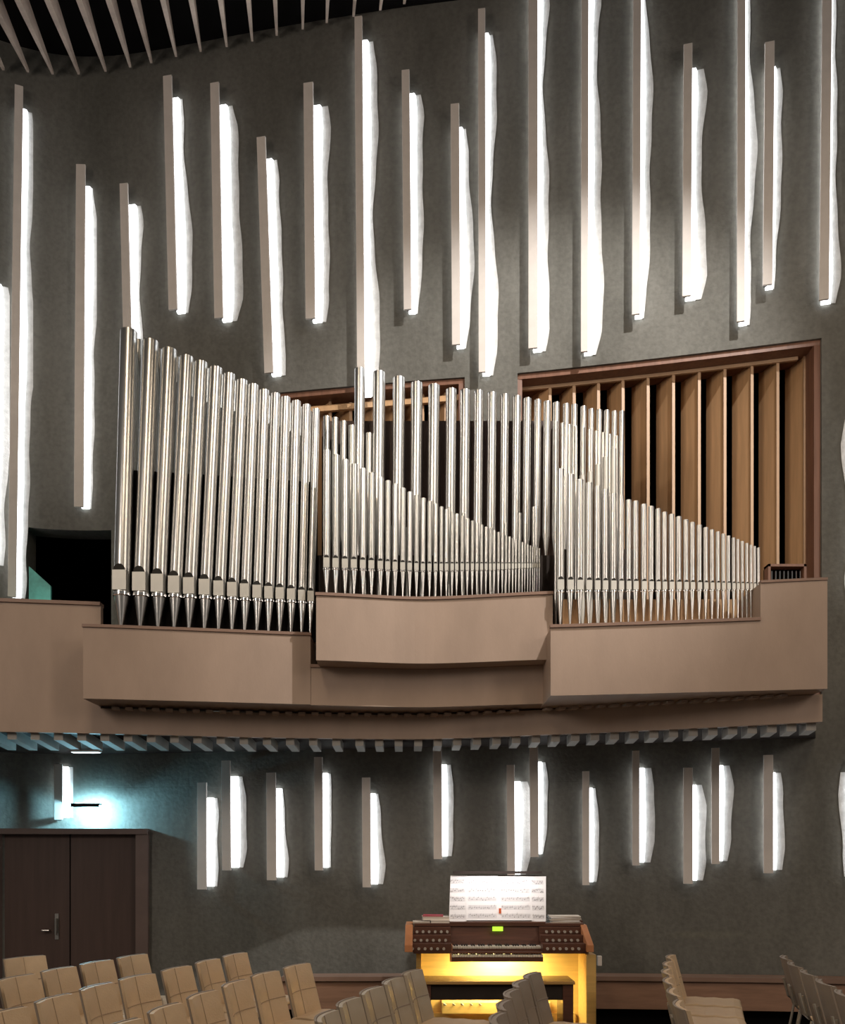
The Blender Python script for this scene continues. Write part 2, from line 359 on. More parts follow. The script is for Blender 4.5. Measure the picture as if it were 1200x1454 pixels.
lo = [(83,1085,83,1164,11),(287,1111,287,1263,14),(321,1080,322,1236,13),(385,1097,386,1250,14),(452,1075,453,1236,12),(520,1104,521,1260,12),(621,1062,622,1220,12),(725,1086,726,1246,11),
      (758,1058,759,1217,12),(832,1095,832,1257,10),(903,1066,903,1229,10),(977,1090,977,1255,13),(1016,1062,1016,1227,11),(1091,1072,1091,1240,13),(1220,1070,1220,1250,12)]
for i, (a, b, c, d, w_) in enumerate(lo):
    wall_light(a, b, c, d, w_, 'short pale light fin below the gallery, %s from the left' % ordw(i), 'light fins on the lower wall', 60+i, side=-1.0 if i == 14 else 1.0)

# ------------------------------------------------------------ gallery: fascia, slab, joists
def band(cv, p0, p1, z0, z1, th=0.06, n=30, name='panel', m=None, parent=None, off=0.0, backcv=None):
    g = MB()
    for i in range(n):
        a = wp(cv, p0+(p1-p0)*i/n); b = wp(cv, p0+(p1-p0)*(i+1)/n)
        ya, yb = a.y+off, b.y+off
        g.hexa([(a.x,ya,z0),(b.x,yb,z0),(b.x,yb+th,z0),(a.x,ya+th,z0),(a.x,ya,z1),(b.x,yb,z1),(b.x,yb+th,z1),(a.x,ya+th,z1)])
    return g.build(name, m, parent)
ZB = EYE+1.09   # underside of the fascia
gal = empty('gallery_balcony', (0, 8.0, ZB)); tag(gal, 'curved brown gallery balcony carrying the organ across the wall', 'balcony')
def inpar(o, par):
    o.parent = par; o.matrix_parent_inverse = Matrix.Translation(par.location).inverted(); return o
inpar(band(FASC, -200, 143, ZB, 3.88, name='parapet', m=M['fascia']), gal)
inpar(band(FASC, -200, 143, 3.88, 3.91, th=0.10, off=-0.02, name='cap_rail', m=M['rail']), gal)
inpar(band(FASC, 143, 1168, ZB, 2.965, name='fascia_panel', m=M['fascia'], n=50), gal)
g = MB()
for i in range(50):
    p = -200+(1158+200)*i/50; q = -200+(1158+200)*(i+1)/50
    a, b = wp(FASC, p), wp(FASC, q); c, d = wp(WALL, p), wp(WALL, q)
    g.hexa([(a.x,a.y+.06,ZB+.03),(b.x,b.y+.06,ZB+.03),(d.x,d.y-.005,ZB+.03),(c.x,c.y-.005,ZB+.03),(a.x,a.y+.06,2.965),(b.x,b.y+.06,2.965),(d.x,d.y-.005,2.965),(c.x,c.y-.005,2.965)])
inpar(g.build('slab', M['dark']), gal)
# joists below
px = -150; k = 0
while px < 1160:
    a, t, n = frame(FASC, px)
    L = float(np.interp(px, [0, 300, 600, 1150], [0.85, 0.6, 0.42, 0.30]))
    d = Vector((float(np.interp(px, [0, 300, 700, 1150], [-.22, -.06, .0, .22])), 1, 0)).normalized()
    g = MB(); p = a+d*0.05
    g.bar((p.x, p.y, ZB-0.015), (p.x+d.x*L, p.y+d.y*L, ZB-0.015), 0.075, 0.09)
    inpar(g.build('joist', M['joist']), gal)
    px += 33 if px < 500 else 28

# console boxes hanging in front of the fascia
BA = curve([(-400, 7.45), (118, 7.5), (300, 7.66), (440, 7.8), (600, 7.93), (775, 7.72), (1600, 7.5)], 25)
BB = curve([(-400, 7.5), (449, 7.53), (600, 7.70), (785, 7.5), (1600, 7.45)], 30)
BC = curve([(-400, 7.3), (782, 7.27), (1080, 7.04), (1175, 6.96), (1600, 6.8)], 25)
def chest(name, cv, p0, p1, z0, z1, dep, label, step=None):
    r = empty(name, (S((p0+p1)/2, cv((p0+p1)/2)), cv((p0+p1)/2), z0)); tag(r, label, 'organ case')
    n = 24; g = MB()
    for i in range(n):
        pa = p0+(p1-p0)*i/n; pb = p0+(p1-p0)*(i+1)/n; a, b = wp(cv, pa), wp(cv, pb)
        g.hexa([(a.x,a.y,z0),(b.x,b.y,z0),(b.x,b.y+dep,z0),(a.x,a.y+dep,z0),(a.x,a.y,z1),(b.x,b.y,z1),(b.x,b.y+dep,z1),(a.x,a.y+dep,z1)])
    if step:
        n = 8
        for i in range(n):
            pa = step[0]+(p1-step[0])*i/n; pb = step[0]+(p1-step[0])*(i+1)/n; a, b = wp(cv, pa), wp(cv, pb)
            g.hexa([(a.x,a.y,z1),(b.x,b.y,z1),(b.x,b.y+dep,z1),(a.x,a.y+dep,z1),(a.x,a.y,step[1]),(b.x,b.y,step[1]),(b.x,b.y+dep,step[1]),(a.x,a.y+dep,step[1])])
    inpar(g.build('front_panel', M['fascia']), r)
    inpar(band(cv, p0-1, (step[0] if step else p1+1), z1, z1+0.025, th=0.05, off=-0.015, name='cap_rail', m=M['rail']), r)
    if step: inpar(band(cv, step[0], p1, step[1], step[1]+0.02, th=0.05, off=-0.01, name='cap_rail', m=M['rail'], n=8), r)
    return r
chest('organ_case', BA, 118, 441, 2.99, 3.60, 0.5, 'long low brown organ case box under the tallest left pipes')
r = chest('organ_case', BA, 441.5, 774, 2.985, 3.32, 0.4, 'recessed brown case band below the central box')
chest('organ_case', BB, 449, 785, 3.325, 3.88, 0.34, 'raised central brown organ case box with bowed front')
chest('organ_case', BC, 782, 1175, 2.97, 3.53, 0.62, 'right hand brown organ case box with a stepped end', step=(1080, 3.83))
# small blocks under the boxes
for i in range(52):
    p = 150+i*19.5
    cvx = BA if p < 775 else BC
    a = wp(cvx, p); fb = wp(FASC, p)
    if fb.y-(a.y+0.2) < 0.03: continue
    g = MB(); g.bar((a.x, fb.y-.10, 2.953), (a.x-0.02, fb.y-.001, 2.953), 0.06, 0.02)
    inpar(g.build('bracket', M['fascia']), gal)

# ------------------------------------------------------------ organ pipes
def pipe(px, D, ytoe, yring, ylip, pxt, ytop, wpx, label, group, front=True, m='tin', cat='organ pipe', zt=None):
    z0 = ZZ(ytoe, D) if zt is None else zt; z1 = ZZ(yring, D)-z0; z2 = ZZ(ylip, D)-z0; z3 = ZZ(ytop, D)-z0
    R = wpx/2/F*D; X = S(px, D); lean = ((S(pxt, D)-X)/z3, 0)
    n = 20 if R > 0.02 else 12
    if not front:
        g = MB(); g.lathe([(R*0.3,0),(R,min(0.3, z3*.15)),(R,z3),(R*.9,z3),(R*.9,z3-0.1)], n, lean=lean)
        o = g.build('organ_pipe', M[m], smooth=True, loc=(X, D, z0)); return tag(o, label, cat, group)
    r = empty('organ_pipe', (X, D, z0)); tag(r, label, cat, group)
    g = MB(); g.lathe([(R,z1),(R,z3),(R*.92,z3),(R*.92,z3-.12)], n, lean=lean); g.build('body', M[m], r, True)
    g = MB(); g.lathe([(R*.22,0),(R*.9,z1-R*.35)], n, lean=lean); g.build('foot', M['tin'], r, True)
    g = MB(); g.lathe([(R*.9,z1-R*.4),(R*1.08,z1-R*.3),(R*1.08,z1+R*.05),(R*.98,z1+R*.1)], n, lean=lean); g.build('ring', M['bright'], r, True)
    # flattened mouth plate
    g = MB(); zp0 = z1+R*.22; zp1 = z2-R*.05
    lx = lean[0]*z1
    g.hexa([(lx-R*.84,-R*1.05,zp0),(lx+R*.84,-R*1.05,zp0),(lx+R*.84,-R*.3,zp0),(lx-R*.84,-R*.3,zp0),(lx-R*.84,-R*1.05,zp1),(lx+R*.84,-R*1.05,zp1),(lx+R*.84,-R*.3,zp1),(lx-R*.84,-R*.3,zp1)])
    g.build('lip', M['lip'], r)
    g = MB(); poly = [(lx+R*.7*math.cos(a), zp1+R*.75*math.sin(a)) for a in [math.pi*k/8 for k in range(9)]]
    g.prism(poly, -R*1.08, -R*.6); g.build('mouth', M['mouth'], r)
    return r
def lerp(tab, x): return float(np.interp(x, [t[0] for t in tab], [t[1] for t in tab]))
# left field
Am = [172,199,224,247,268,290,310,329,347,364.6,381,397,413,428,440.5]
At = [(183,471),(214,486),(240.7,498),(265,508),(285.6,516),(306.8,524),(326,533),(344,541.7),(360,548),(375.5,555.6),(391.6,560.5),(406,565.5),(421,571),(435.6,576),(449,582)]
for i, (x, tp) in enumerate(zip(Am, At)):
    pitch = (Am[min(i+1,14)]-Am[max(i-1,0)])/(min(i+1,14)-max(i-1,0)); w_ = pitch*0.86
    D = BA(x)+0.14; yt = 889+(x-165)*0.055
    pipe(x, D, yt, lerp([(172,843),(440,856)], x), lerp([(172,812),(440,840)], x), tp[0], tp[1], w_, 'silver pipe with visible mouth, %s from the left in the tall left field' % ordw(i), 'front pipes of the left field')
for i in range(14):
    x = (Am[i]+Am[i+1])/2; tx = (At[i][0]+At[i+1][0])/2-2; ty = (At[i][1]+At[i+1][1])/2+5; D = BA(x)+0.36
    pipe(x, D, 900, 0, 0, tx, ty, (Am[i+1]-Am[i])*0.42, 'slim silver pipe set behind and between the left field pipes, %s from the left' % ordw(i), 'second row of the left field', front=False, m='zinc', zt=3.605)
for i, (x, y) in enumerate([(464,592),(476,594),(488,599),(499.5,605),(512,611),(524,616)]):
    pipe(x-1, 8.17, 800, 0, 0, x, y, 9.5, 'grey pipe end rising behind the central field, %s from the left' % ordw(i), 'pipes behind the left of the central field', front=False, m='zinc', zt=4.402)
# central field
Bm = [110,152,195,236,277,316,357,391,425,460,492,523,553,583,611,637,661,687,708,733,757,780,801,822,843,862,880,900,918,935,950,966,980,995,1010,1022,1035,1047,1058,1068,1078,1088]
Btop = [(110,455),(192,497),(278,540),(357,580),(430,612),(495,648),(583,688),(665,727),(735,758),(801,788),(865,815),(925,840),(990,868),(1050,893),(1090,905)]
for i, xz in enumerate(Bm):
    x = 430+xz/3.243; a = Bm[max(i-1,0)]; b = Bm[min(i+1,41)]; w_ = (b-a)/(min(i+1,41)-max(i-1,0))/3.243*0.78
    ty = 500+lerp(Btop, xz)/3.243; D = BB(x)+0.15
    yt = lerp([(464,846),(600,851),(766,844)], x)
    pipe(x, D, yt, lerp([(464,808),(600,812),(700,810),(766,806)], x), lerp([(464,793),(600,801),(766,800)], x), x+0.6, ty, w_, 'narrow silver pipe, %s from the left in the front row of the central field' % ordw(i), 'front pipes of the central field', m='zinc' if i % 2 else 'tin')
# right field
Cm = [97,135,172,207,240,270,302,332,361,388,420,448,475,500,527,555,583,608,635,660,684,707,728,748,768,785,802,820,836,850,865]
Ct = [(97,565),(135,585),(172,605),(207,617),(240,630),(270,643),(302,660),(332,670),(361,683),(388,688),(420,700),(448,708),(475,717),(500,730),(555,748),(608,770),(660,790),(707,806),(748,822),(785,835),(820,850),(865,867)]
for i, xz in enumerate(Cm):
    x = 760+xz/2.727; a = Cm[max(i-1,0)]; b = Cm[min(i+1,30)]; w_ = (b-a)/(min(i+1,30)-max(i-1,0))/2.727*0.78
    ty = 460+lerp(Ct, xz)/2.727; D = BC(x)+0.15
    pipe(x, D, lerp([(795,887.5),(1078,884)], x), lerp([(795,840),(1078,838)], x), lerp([(795,824),(1078,829)], x), x+0.8-i*0.04, ty, w_, 'silver pipe, %s from the left in the front row of the right field' % ordw(i), 'front pipes of the right field')
# tall rear ranks
Dr = [(511,525,16),(538.5,530,18.5),(566.6,537.6,18),(592,545,17),(616.5,548.4,17),(641,554,16),(660.6,555.5,15.5),(680,556.4,14),(699,559,14),(717,561.7,13),(734,564,13),(749,567,12.5),(763.7,569,11),(777,571,11),(790,572.6,10.5),(804,574.4,10),(815.7,575.5,10),(828.6,578,9.5),(839.7,581.7,9),(851,583,9),(861.7,583.6,9),(872.6,584.7,8.5),(883,584.7,8.5)]
for i, (x, y, w_) in enumerate(Dr):
    pipe(x-2, 8.17-max(0,(x-760))*0.0009, 790, 0, 0, x, y, w_*0.95, 'tall bright silver pipe, %s from the left in the high rear rank' % ordw(i), 'high rear rank of pipes', front=False, zt=4.402)
for i in range(2, 12):
    x = 770+i*9.6
    pipe(x, 7.74-max(0,(x-600))*0.0004, 800, 0, 0, x, 594+i*2.3, 5.0, 'thin silver pipe before the high rear rank, %s from the left' % ordw(i-2), 'thin pipes before the high rear rank', front=False, m='tin', zt=3.535)
for i, (x, y) in enumerate([(827,676),(838,671),(849,660.6),(860,649.6),(871,638)]):
    pipe(x, 7.40, 800, 0, 0, x, y, 8.5, 'short pale pipe top rising rightward behind the right field, %s from the left' % ordw(i), 'short pipes behind the right field', front=False, m='lip', zt=3.535)
for i in range(15):
    x = 478+i*20
    pipe(x, BB(x)+.27, 800, 0, 0, x, 735-15*math.sin(i), 5, 'dull inner pipe seen in gaps of the central field, %s from the left' % ordw(i), 'inner pipes of the central field', front=False, m='zinc', zt=3.882)
# dark case backs behind the pipes
o = band(BA, 160, 446, 3.605, 5.06, th=0.03, off=0.235, name='case_back', m=M['black'], n=16)
tag(o, 'dark back board behind the lower half of the left pipes', 'panel')
g = MB(); g.box(S(457, 8.3), S(792, 8.1), 8.30, 8.33, 2.97, 5.75)
tag(g.build('case_back', M['casewood']), 'dark back board behind the tall central pipes', 'panel')
g = MB(); g.box(S(446, 8), S(790, 8), 8.06, 8.28, 3.885, 4.40); g.box(S(790, 8), S(900, 8), 7.90, 8.28, 3.54, 4.40)
tag(g.build('wind_chest', M['dark']), 'dark wind chest under the high rear rank of pipes', 'wind chest')
g = MB(); g.box(S(800, 7.5), S(1078, 7.3), 7.52, 7.56, 3.532, 3.84)
tag(g.build('wind_chest', M['fin']), 'brown wind chest behind the feet of the right field pipes', 'wind chest')
# small rack of little bars on the stepped end
r = empty('chime_rack', (S(1116, 7.15), 7.15, 3.85)); tag(r, 'small wooden rack with little metal bars at the right end of the gallery', 'rack')
h = 0.16; wd = 0.155
g = MB(); g.box(-wd,-wd+.02,-.03,.06,0,h); g.box(wd-.02,wd,-.03,.06,0,h); g.box(-wd,wd,-.03,.06,h-.02,h); g.box(-wd,wd,-.03,.06,0,.012); g.build('frame', M['jamb'], r)
g = MB(); g.box(-wd,wd,.055,.07,0,h-.02); g.build('back_board', M['black'], r)
for k in range(8):
    g = MB(); g.lathe([(0.006,.015),(0.006,.11),(0.0,.115)], 8, c=(-.115+k*.033,0.0,0)); g.build('metal_bar', M['bright'], r, True)

# teal panel inside the passage, at the left end of the gallery
def rp(px, py, D): return (S(px, D), ZZ(py, D))
g = MB(); g.prism([rp(41,804,9.2), rp(72,832,9.2), rp(72,870,9.2), rp(41,870,9.2)], 9.2, 9.23)
tag(g.build('stair_panel', M['teal']), 'teal lit slanted glass panel behind the left parapet', 'panel')
lamp('teal_fill', 'POINT', (-4.05, 8.95, 4.15), 1.2, (0.4, 1.0, 0.85), shadow_soft_size=0.05)  # unseen cyan point light added to brighten the teal panel

# ------------------------------------------------------------ door below the gallery and the emergency lights
P0, t, n = frame(WALL, 105); ang = math.atan2(t.y, t.x)
dr = empty('door_1', (P0.x, P0.y, 0), ang); dr['kind'] = 'structure'
sc = WALL(105)/F; hd = ZZ(1181, WALL(105)-.05); hw = 92*sc
g = MB(); g.box(-hw, hw, -0.12, -0.08, 0, hd-.02); g.build('leaf', M['door'], dr)
g = MB(); g.box(-hw-.09, -hw, -0.20, 0.02, 0, hd); g.box(hw, hw+.13, -0.20, 0.02, 0, hd); g.box(-hw-.09, hw+.13, -0.22, 0.02, hd-.03, hd+.03); g.build('door_frame', M['jamb2'], dr)
g = MB(); g.box(-.008,.004,-.124,-.119,0,hd-.03); g.build('leaf_gap', M['black'], dr)
g = MB(); hx = -18*sc; g.box(hx-.02, hx+.02, -.135, -.12, 0.74, 1.02); g.tube([(hx,-.12,.80),(hx,-.17,.80),(hx,-.17,.97),(hx,-.12,.97)], .013); g.build('pull_handle', M['metal'], dr)
g = MB(); hx = -28*sc; g.tube([(hx,-.12,.84),(hx,-.17,.84),(hx-.07,-.17,.84)], .011); g.build('lever', M['metal'], dr)
def hang(px, py, D, label, em, es, wall=False):
    r = empty('emergency_light', (S(px, D), D, ZZ(py, D))); tag(r, label, 'lamp')
    hwid = 20/F*D; g = MB(); g.box(-hwid, hwid, -.03, .05, -.008, .010); wall and g.box(-hwid, hwid, -.03, -.02, -.03, .010); g.build('housing', M['dark'] if wall else M['board'], r)
    m = mat('emergency_glow', (1,1,1), .5, emit=em, es=es)
    g = MB()
    if wall: g.box(-hwid*.95, hwid*.95, .0, .05, -.022, -.009); g.box(-hwid*.9, hwid*.9, .051, .06, -.02, .02)
    else: g.box(-hwid*.95, hwid*.95, -.033, .03, -.014, -.0085)
    g.build('diffuser', m, r)
    if wall:
        l_ = lamp('emergency_beam', 'POINT', (0, -.02, -.06), 55, (0.35,0.8,1.0), shadow_soft_size=.03); l_.parent = r; l_.location = (0.03, .02, -.07)
    return r
hang(122, 1142, 9.52, 'slim cyan white emergency light bar above the double door', (0.45,0.85,1.0), 22, True)
hang(122, 1067, 8.6, 'slim white lamp bar hung under the gallery joists', (0.8,0.95,1.0), 1.5)

# ------------------------------------------------------------ wall bench below
BN = curve([(-400, 8.3), (400, 8.30), (850, 8.35), (1110, 8.2), (1400, 7.95)], 40)
r = empty('wall_bench', (S(800, 8.3), 8.3, 0)); tag(r, 'long brown wooden bench built along the foot of the wall', 'bench')
inpar(band(BN, 400, 1330, 0.47, 0.51, th=0.25, off=-0.03, name='seat', m=M['rail']), r)
inpar(band(BN, 400, 1330, 0.20, 0.465, th=0.06, name='front_board', m=M['bench']), r)
inpar(band(BN, 400, 1330, 0.0, 0.20, th=0.05, off=.15, name='plinth', m=M['black']), r)
# wall socket and cable right of the console
g = MB(); D = 8.62; g.box(S(848,D), S(854,D), D-.03, D+.02, ZZ(1371,D), ZZ(1357,D))
tag(g.build('wall_socket', M['board'], bevel=.004), 'small pale wall socket right of the organ console', 'socket')

# ------------------------------------------------------------ organ console
CY = 7.4; K = F/CY
con = empty('organ_console', (S(710, CY), CY, 0)); tag(con, 'two manual wooden organ console with lit yellow knee panel', 'organ console')
def cx(px): return (px-710)/K
def cz(py, dy=0): return EYE-(py-HY)*(CY+dy)/F
g = MB(); g.box(cx(597), cx(835), .36, .40, 0.0, cz(1352,.36)); g.build('knee_panel', M['oak'], con)
g = MB(); g.prism([(0.02,0.82),(0.62,0.82),(0.62,0),(0.30,0),(0.30,.60),(0.06,0.70)], cx(591), cx(598), 'yz'); g.build('side_panel', M['oak'], con)
g = MB(); g.box(cx(832), cx(846), -.02, .62, 0, .82); g.build('side_panel', M['oak'], con, bevel=.004)
g = MB(); g.box(cx(592), cx(846), .60, .64, 0, 1.06); g.build('back_board', M['walnut'], con)
ck = [(-.10,cz(1352,-.1)),(-.10,cz(1342,-.1)),(.22,cz(1313,.22)),(.62,cz(1311,.4)),(.62,cz(1352,0))]
for a_, b_ in ((575,586),(831,840)):
    g = MB(); g.prism(ck, cx(a_), cx(b_), 'yz'); g.build('cheek', M['cheek'], con, bevel=.004)
g = MB(); g.box(cx(588), cx(836), .22, .64, cz(1315,.22), cz(1311,.22)); g.build('top_board', M['walnut'], con, bevel=.003)
g = MB(); g.hexa([(cx(640),.20,cz(1344,.2)),(cx(770),.20,cz(1344,.2)),(cx(770),.26,cz(1344,.2)),(cx(640),.26,cz(1344,.2)),(cx(588),.24,cz(1315,.24)),(cx(836),.24,cz(1315,.24)),(cx(836),.28,cz(1315,.24)),(cx(588),.28,cz(1315,.24))]); g.build('fall_board', M['walnut'], con)
g = MB(); g.box(cx(702), cx(717), .175, .20, cz(1322,.18), cz(1316,.18)); g.build('display', M['display'], con)
# stop terraces and knobs
for sd, (xa, xb) in enumerate(((581,641),(770,836))):
    for k, (yt, dy) in enumerate(((1316,.20),(1328,.09),(1340,-.03))):
        g = MB(); g.box(cx(xa+ (6-3*k if sd == 0 else 0)), cx(xb-(0 if sd == 0 else 2+k)), dy, .30, cz(yt+12,dy), cz(yt,dy)); g.build('stop_terrace', M['walnut'], con, bevel=.002)
        for j in range(6):
            kx = (585+7-3*k+j*8.8) if sd == 0 else (780-2*k+j*8.8)
            g = MB(); zc = cz(yt+6.5,dy)
            g.tube([(cx(kx),dy,zc),(cx(kx),dy-.03,zc),(cx(kx),dy-.032,zc),(cx(kx),dy-.045,zc)], [.007,.007,.012,.012], 12); g.build('stop_knob', M['knob'], con, True)
# manuals
for k, (yk, dy) in enumerate(((1345,.07),(1357,-.05))):
    x0, x1 = cx(643 if k == 0 else 641), cx(770); zk = cz(yk-1, dy); N = 36; pw = (x1-x0)/N
    g = MB(); 
    for j in range(N): g.box(x0+j*pw+.0012, x0+(j+1)*pw-.0012, dy, dy+.135, zk-.018, zk)
    g.build('natural_keys', M['ivory'], con, bevel=.001)
    g = MB()
    for j in range(N-1):
        if j % 7 in (2, 6): continue
        xc = x0+(j+1)*pw; g.box(xc-.0055, xc+.0055, dy+.045, dy+.135, zk, zk+.011)
    g.build('sharp_keys', M['ebony'], con)
    g = MB(); g.box(x0, x1, dy-.012, dy+.14, zk-.055, zk-.019); g.build('key_slip', M['walnut'], con)
    g = MB(); g.box(x0-.012, x0, dy-.012, dy+.13, zk-.055, zk+.012); g.build('key_block', M['cheek'], con)
g = MB(); g.box(cx(587), cx(835), -.03, .36, cz(1352,-.03)-.012, cz(1352,-.03)); g.build('key_bed', M['walnut'], con)
lm = mat('warm_strip', (1,1,1), .5, emit=(1.0,0.86,0.30), es=18)
g = MB(); g.box(cx(640), cx(738), .05, .10, cz(1353,.0)-.020, cz(1353,.0)-.013); g.build('under_lamp', lm, con)
lo_ = lamp('knee_light', 'AREA', (0.02, 0.10, cz(1355)-.02), 30, (1.0,0.88,0.40), shape='RECTANGLE', size=.30, size_y=.06)
lo_.parent = con; lo_.rotation_euler = (math.radians(28), 0, 0)
# pedal area
pl_ = lamp('pedal_fill', 'AREA', (0.0, -.02, .60), 5, (1.0,0.88,0.45), shape='RECTANGLE', size=.9, size_y=.05); pl_.parent = con; pl_.rotation_euler = (math.radians(35), 0, 0)  # unseen warm light added to brighten the toe board
g = MB(); g.box(cx(628), cx(786), .16, .36, .29, cz(1421,.25)); g.build('toe_board', M['oak'], con, bevel=.004)
g = MB(); g.box(cx(600), cx(826), .30, .36, .12, .27); g.build('kick_board', M['oak'], con)
for j, xx in enumerate((632,645,657,670,683,712,725,738,768)):
    g = MB(); z = cz(1427,.14); g.tube([(cx(xx),.16,z),(cx(xx),.10,z+.012)], .006); g.tube([(cx(xx)-.012,.10,z+.022),(cx(xx)+.012,.10,z+.004)], .007); g.build('toe_stud', M['metal'], con)
for j in range(20):
    g = MB(); xx = cx(640)+j*.043; g.box(xx, xx+.022, -.35, .28, .10, .13); g.build('pedal_key', M['oak'] if j % 3 else M['ebony'], con)
# music desk
g = MB(); yb, yt_ = .30, .42; zb, zt = cz(1308,.3), cz(1243,.42)
g.hexa([(cx(648),yb,zb),(cx(774),yb,zb),(cx(774),yb+.02,zb),(cx(648),yb+.02,zb),(cx(648),yt_,zt),(cx(774),yt_,zt),(cx(774),yt_+.02,zt),(cx(648),yt_+.02,zt)]); g.build('music_desk', M['walnut'], con)
g = MB(); g.box(cx(640), cx(780), .22, .32, zb-.02, zb); g.build('desk_ledge', M['walnut'], con, bevel=.003)
g = MB(); g.box(cx(646), cx(778), .36, .44, cz(1240.5,.4), cz(1237,.4)); g.build('desk_lamp', M['dark'], con)
dl = lamp('desk_light', 'AREA', (0.0, 0.20, cz(1228,.2)), 2.6, (1.0,0.95,0.96), shape='RECTANGLE', size=.7, size_y=.05); dl.parent = con; dl.rotation_euler = (math.radians(18), 0, 0)
# open score on the desk
co = con.location
def tilt(u, s_, off=0.012):   # u = px column, s_ = 0 bottom 1 top
    k = u
    y = yb+(yt_-yb)*s_-off; return (cx(k)*1.0, y, zb+(zt-zb)*s_)
def sheet(name, xb0, xb1, xt0, xt1, s0, s1, off, label, cat='sheet music', group=None, stave=True, m='paper'):
    r = empty(name, (co.x+cx((xb0+xb1)/2), co.y+yb, zb)); tag(r, label, cat, group)
    ox = Vector((cx((xb0+xb1)/2), yb, zb))
    P = [Vector(tilt(xb0,s0,off))-ox, Vector(tilt(xb1,s0,off))-ox, Vector(tilt(xb1,s0,off-.003))-ox, Vector(tilt(xb0,s0,off-.003))-ox,
         Vector(tilt(xt0,s1,off))-ox, Vector(tilt(xt1,s1,off))-ox, Vector(tilt(xt1,s1,off-.003))-ox, Vector(tilt(xt0,s1,off-.003))-ox]
    g = MB(); g.hexa(P); g.build('page', M[m], r)
    if stave:
        g = MB(); rr = random.Random(int(xb0))
        for q in range(5):
            for l in range(5):
                s_ = 0.06+q*.19+l*.020
                s_ = s0+(s1-s0)*s_
                f0, f1 = .07, .93
                A0 = Vector(tilt(xb0+(xb1-xb0)*f0,s_,off+.0012))-ox; B0 = Vector(tilt(xb0+(xb1-xb0)*f1,s_,off+.0012))-ox
                g.box(A0.x, B0.x, A0.y-.0003, A0.y, A0.z-.0007, A0.z+.0007)
            for j in range(12):
                xx = xb0+(xb1-xb0)*(.1+.8*j/12+rr.uniform(0,.04)); s_ = s0+(s1-s0)*(0.07+q*.19+rr.uniform(0,.07))
                A0 = Vector(tilt(xx,s_,off+.0016))-ox; g.box(A0.x-.003, A0.x+.003, A0.y-.0004, A0.y, A0.z-.0025, A0.z+.0025); g.box(A0.x+.002, A0.x+.003, A0.y-.0004, A0.y, A0.z, A0.z+.016)
        g.build('staves', M['ink'], r)
    return r
M['ink'] = mat('grey_ink', (0.30,0.28,0.29), .7)
sheet('sheet_music', 639, 665, 642, 667, 0.0, 1.0, .012, 'white music sheet at the far left of the desk')
sheet('sheet_music', 664, 713, 666, 713, 0.02, 0.99, .018, 'left page of the white score at the middle of the desk')
sheet('sheet_music', 713, 763, 713, 762, 0.02, 0.98, .018, 'right page of the white score beside the orange tab')
sheet('sheet_music', 761, 782, 761, 785, 0.0, 0.98, .012, 'white music sheet at the far right of the desk')
g = MB(); T = tilt(714.5, .17, .024); g.box(-.010,.010,-.002,.002,0,.045)
tag(g.build('page_tab', M['orange'], loc=(co.x+T[0], co.y+T[1], T[2])), 'small orange tab on the score at the fold', 'tab')
# books on the console top
def book(px0, px1, z, th, dep, m, label, rz=0, yoff=.30, grp='books and papers on the console'):
    xw = (px1-px0)/K; r = empty('music_book', (co.x+cx((px0+px1)/2), co.y+yoff, z), rz); tag(r, label, 'book', grp)
    g = MB(); g.box(-xw/2, xw/2, 0, dep, 0, .003); g.box(-xw/2, xw/2, 0, dep, th-.003, th); g.build('cover', M[m], r)
    g = MB(); g.box(-xw/2+.004, xw/2-.004, .003, dep-.003, .003, th-.003); g.build('pages', M['page'], r)
zt0 = cz(1311,.22)
book(612, 640, zt0, .022, .22, 'page', 'pale thick book at the bottom of the left console pile', 0.0, .25)
book(600, 640, zt0+.022, .030, .22, 'page', 'cream book directly under the red one, left console pile', 0.03, .27)
book(600, 630, zt0+.052, .010, .20, 'redcover', 'dark red book on top of the left console pile', -.04, .28)
book(586, 611, zt0+.001, .012, .16, 'page', 'thin pale booklet at the left corner of the console top', 0.02, .23)
for j in range(6):
    book(789+[0,2,-1,1,0,-2][j], 833+[0,-2,-1,1,-3,0][j], zt0+j*.0095, .0090, .22, ['page','paper','page','page','paper','page'][j], 'loose music booklet in the right console pile, %s from the bottom' % ordw(j), [0.02,-.04,.05,-.02,.03,-.06][j], .27)
# organ bench
BY = 6.80; KB = F/BY
be = empty('organ_bench', (S(706, BY), BY, 0)); tag(be, 'wooden organ bench with dark apron in front of the console', 'bench')
bx = lambda px: (px-706)/KB
zt = EYE-(1396-HY)/KB
g = MB(); g.box(bx(594), bx(817), 0, .34, zt-.012, zt+.012); g.build('seat', mat('glossy_bench_top', (0.42,0.24,0.08), .18, var=.15, scale=4, stretch=(.6,6,6), coat=.5), be, bevel=.004)
g = MB(); g.box(bx(597), bx(806), .03, .06, zt-.135, zt-.012); g.build('apron', M['dark'], be)
for a_ in (597, 800):
    g = MB(); g.box(bx(a_), bx(a_+15), .02, .32, 0, zt-.012); g.build('leg', M['walnut'], be, bevel=.003)

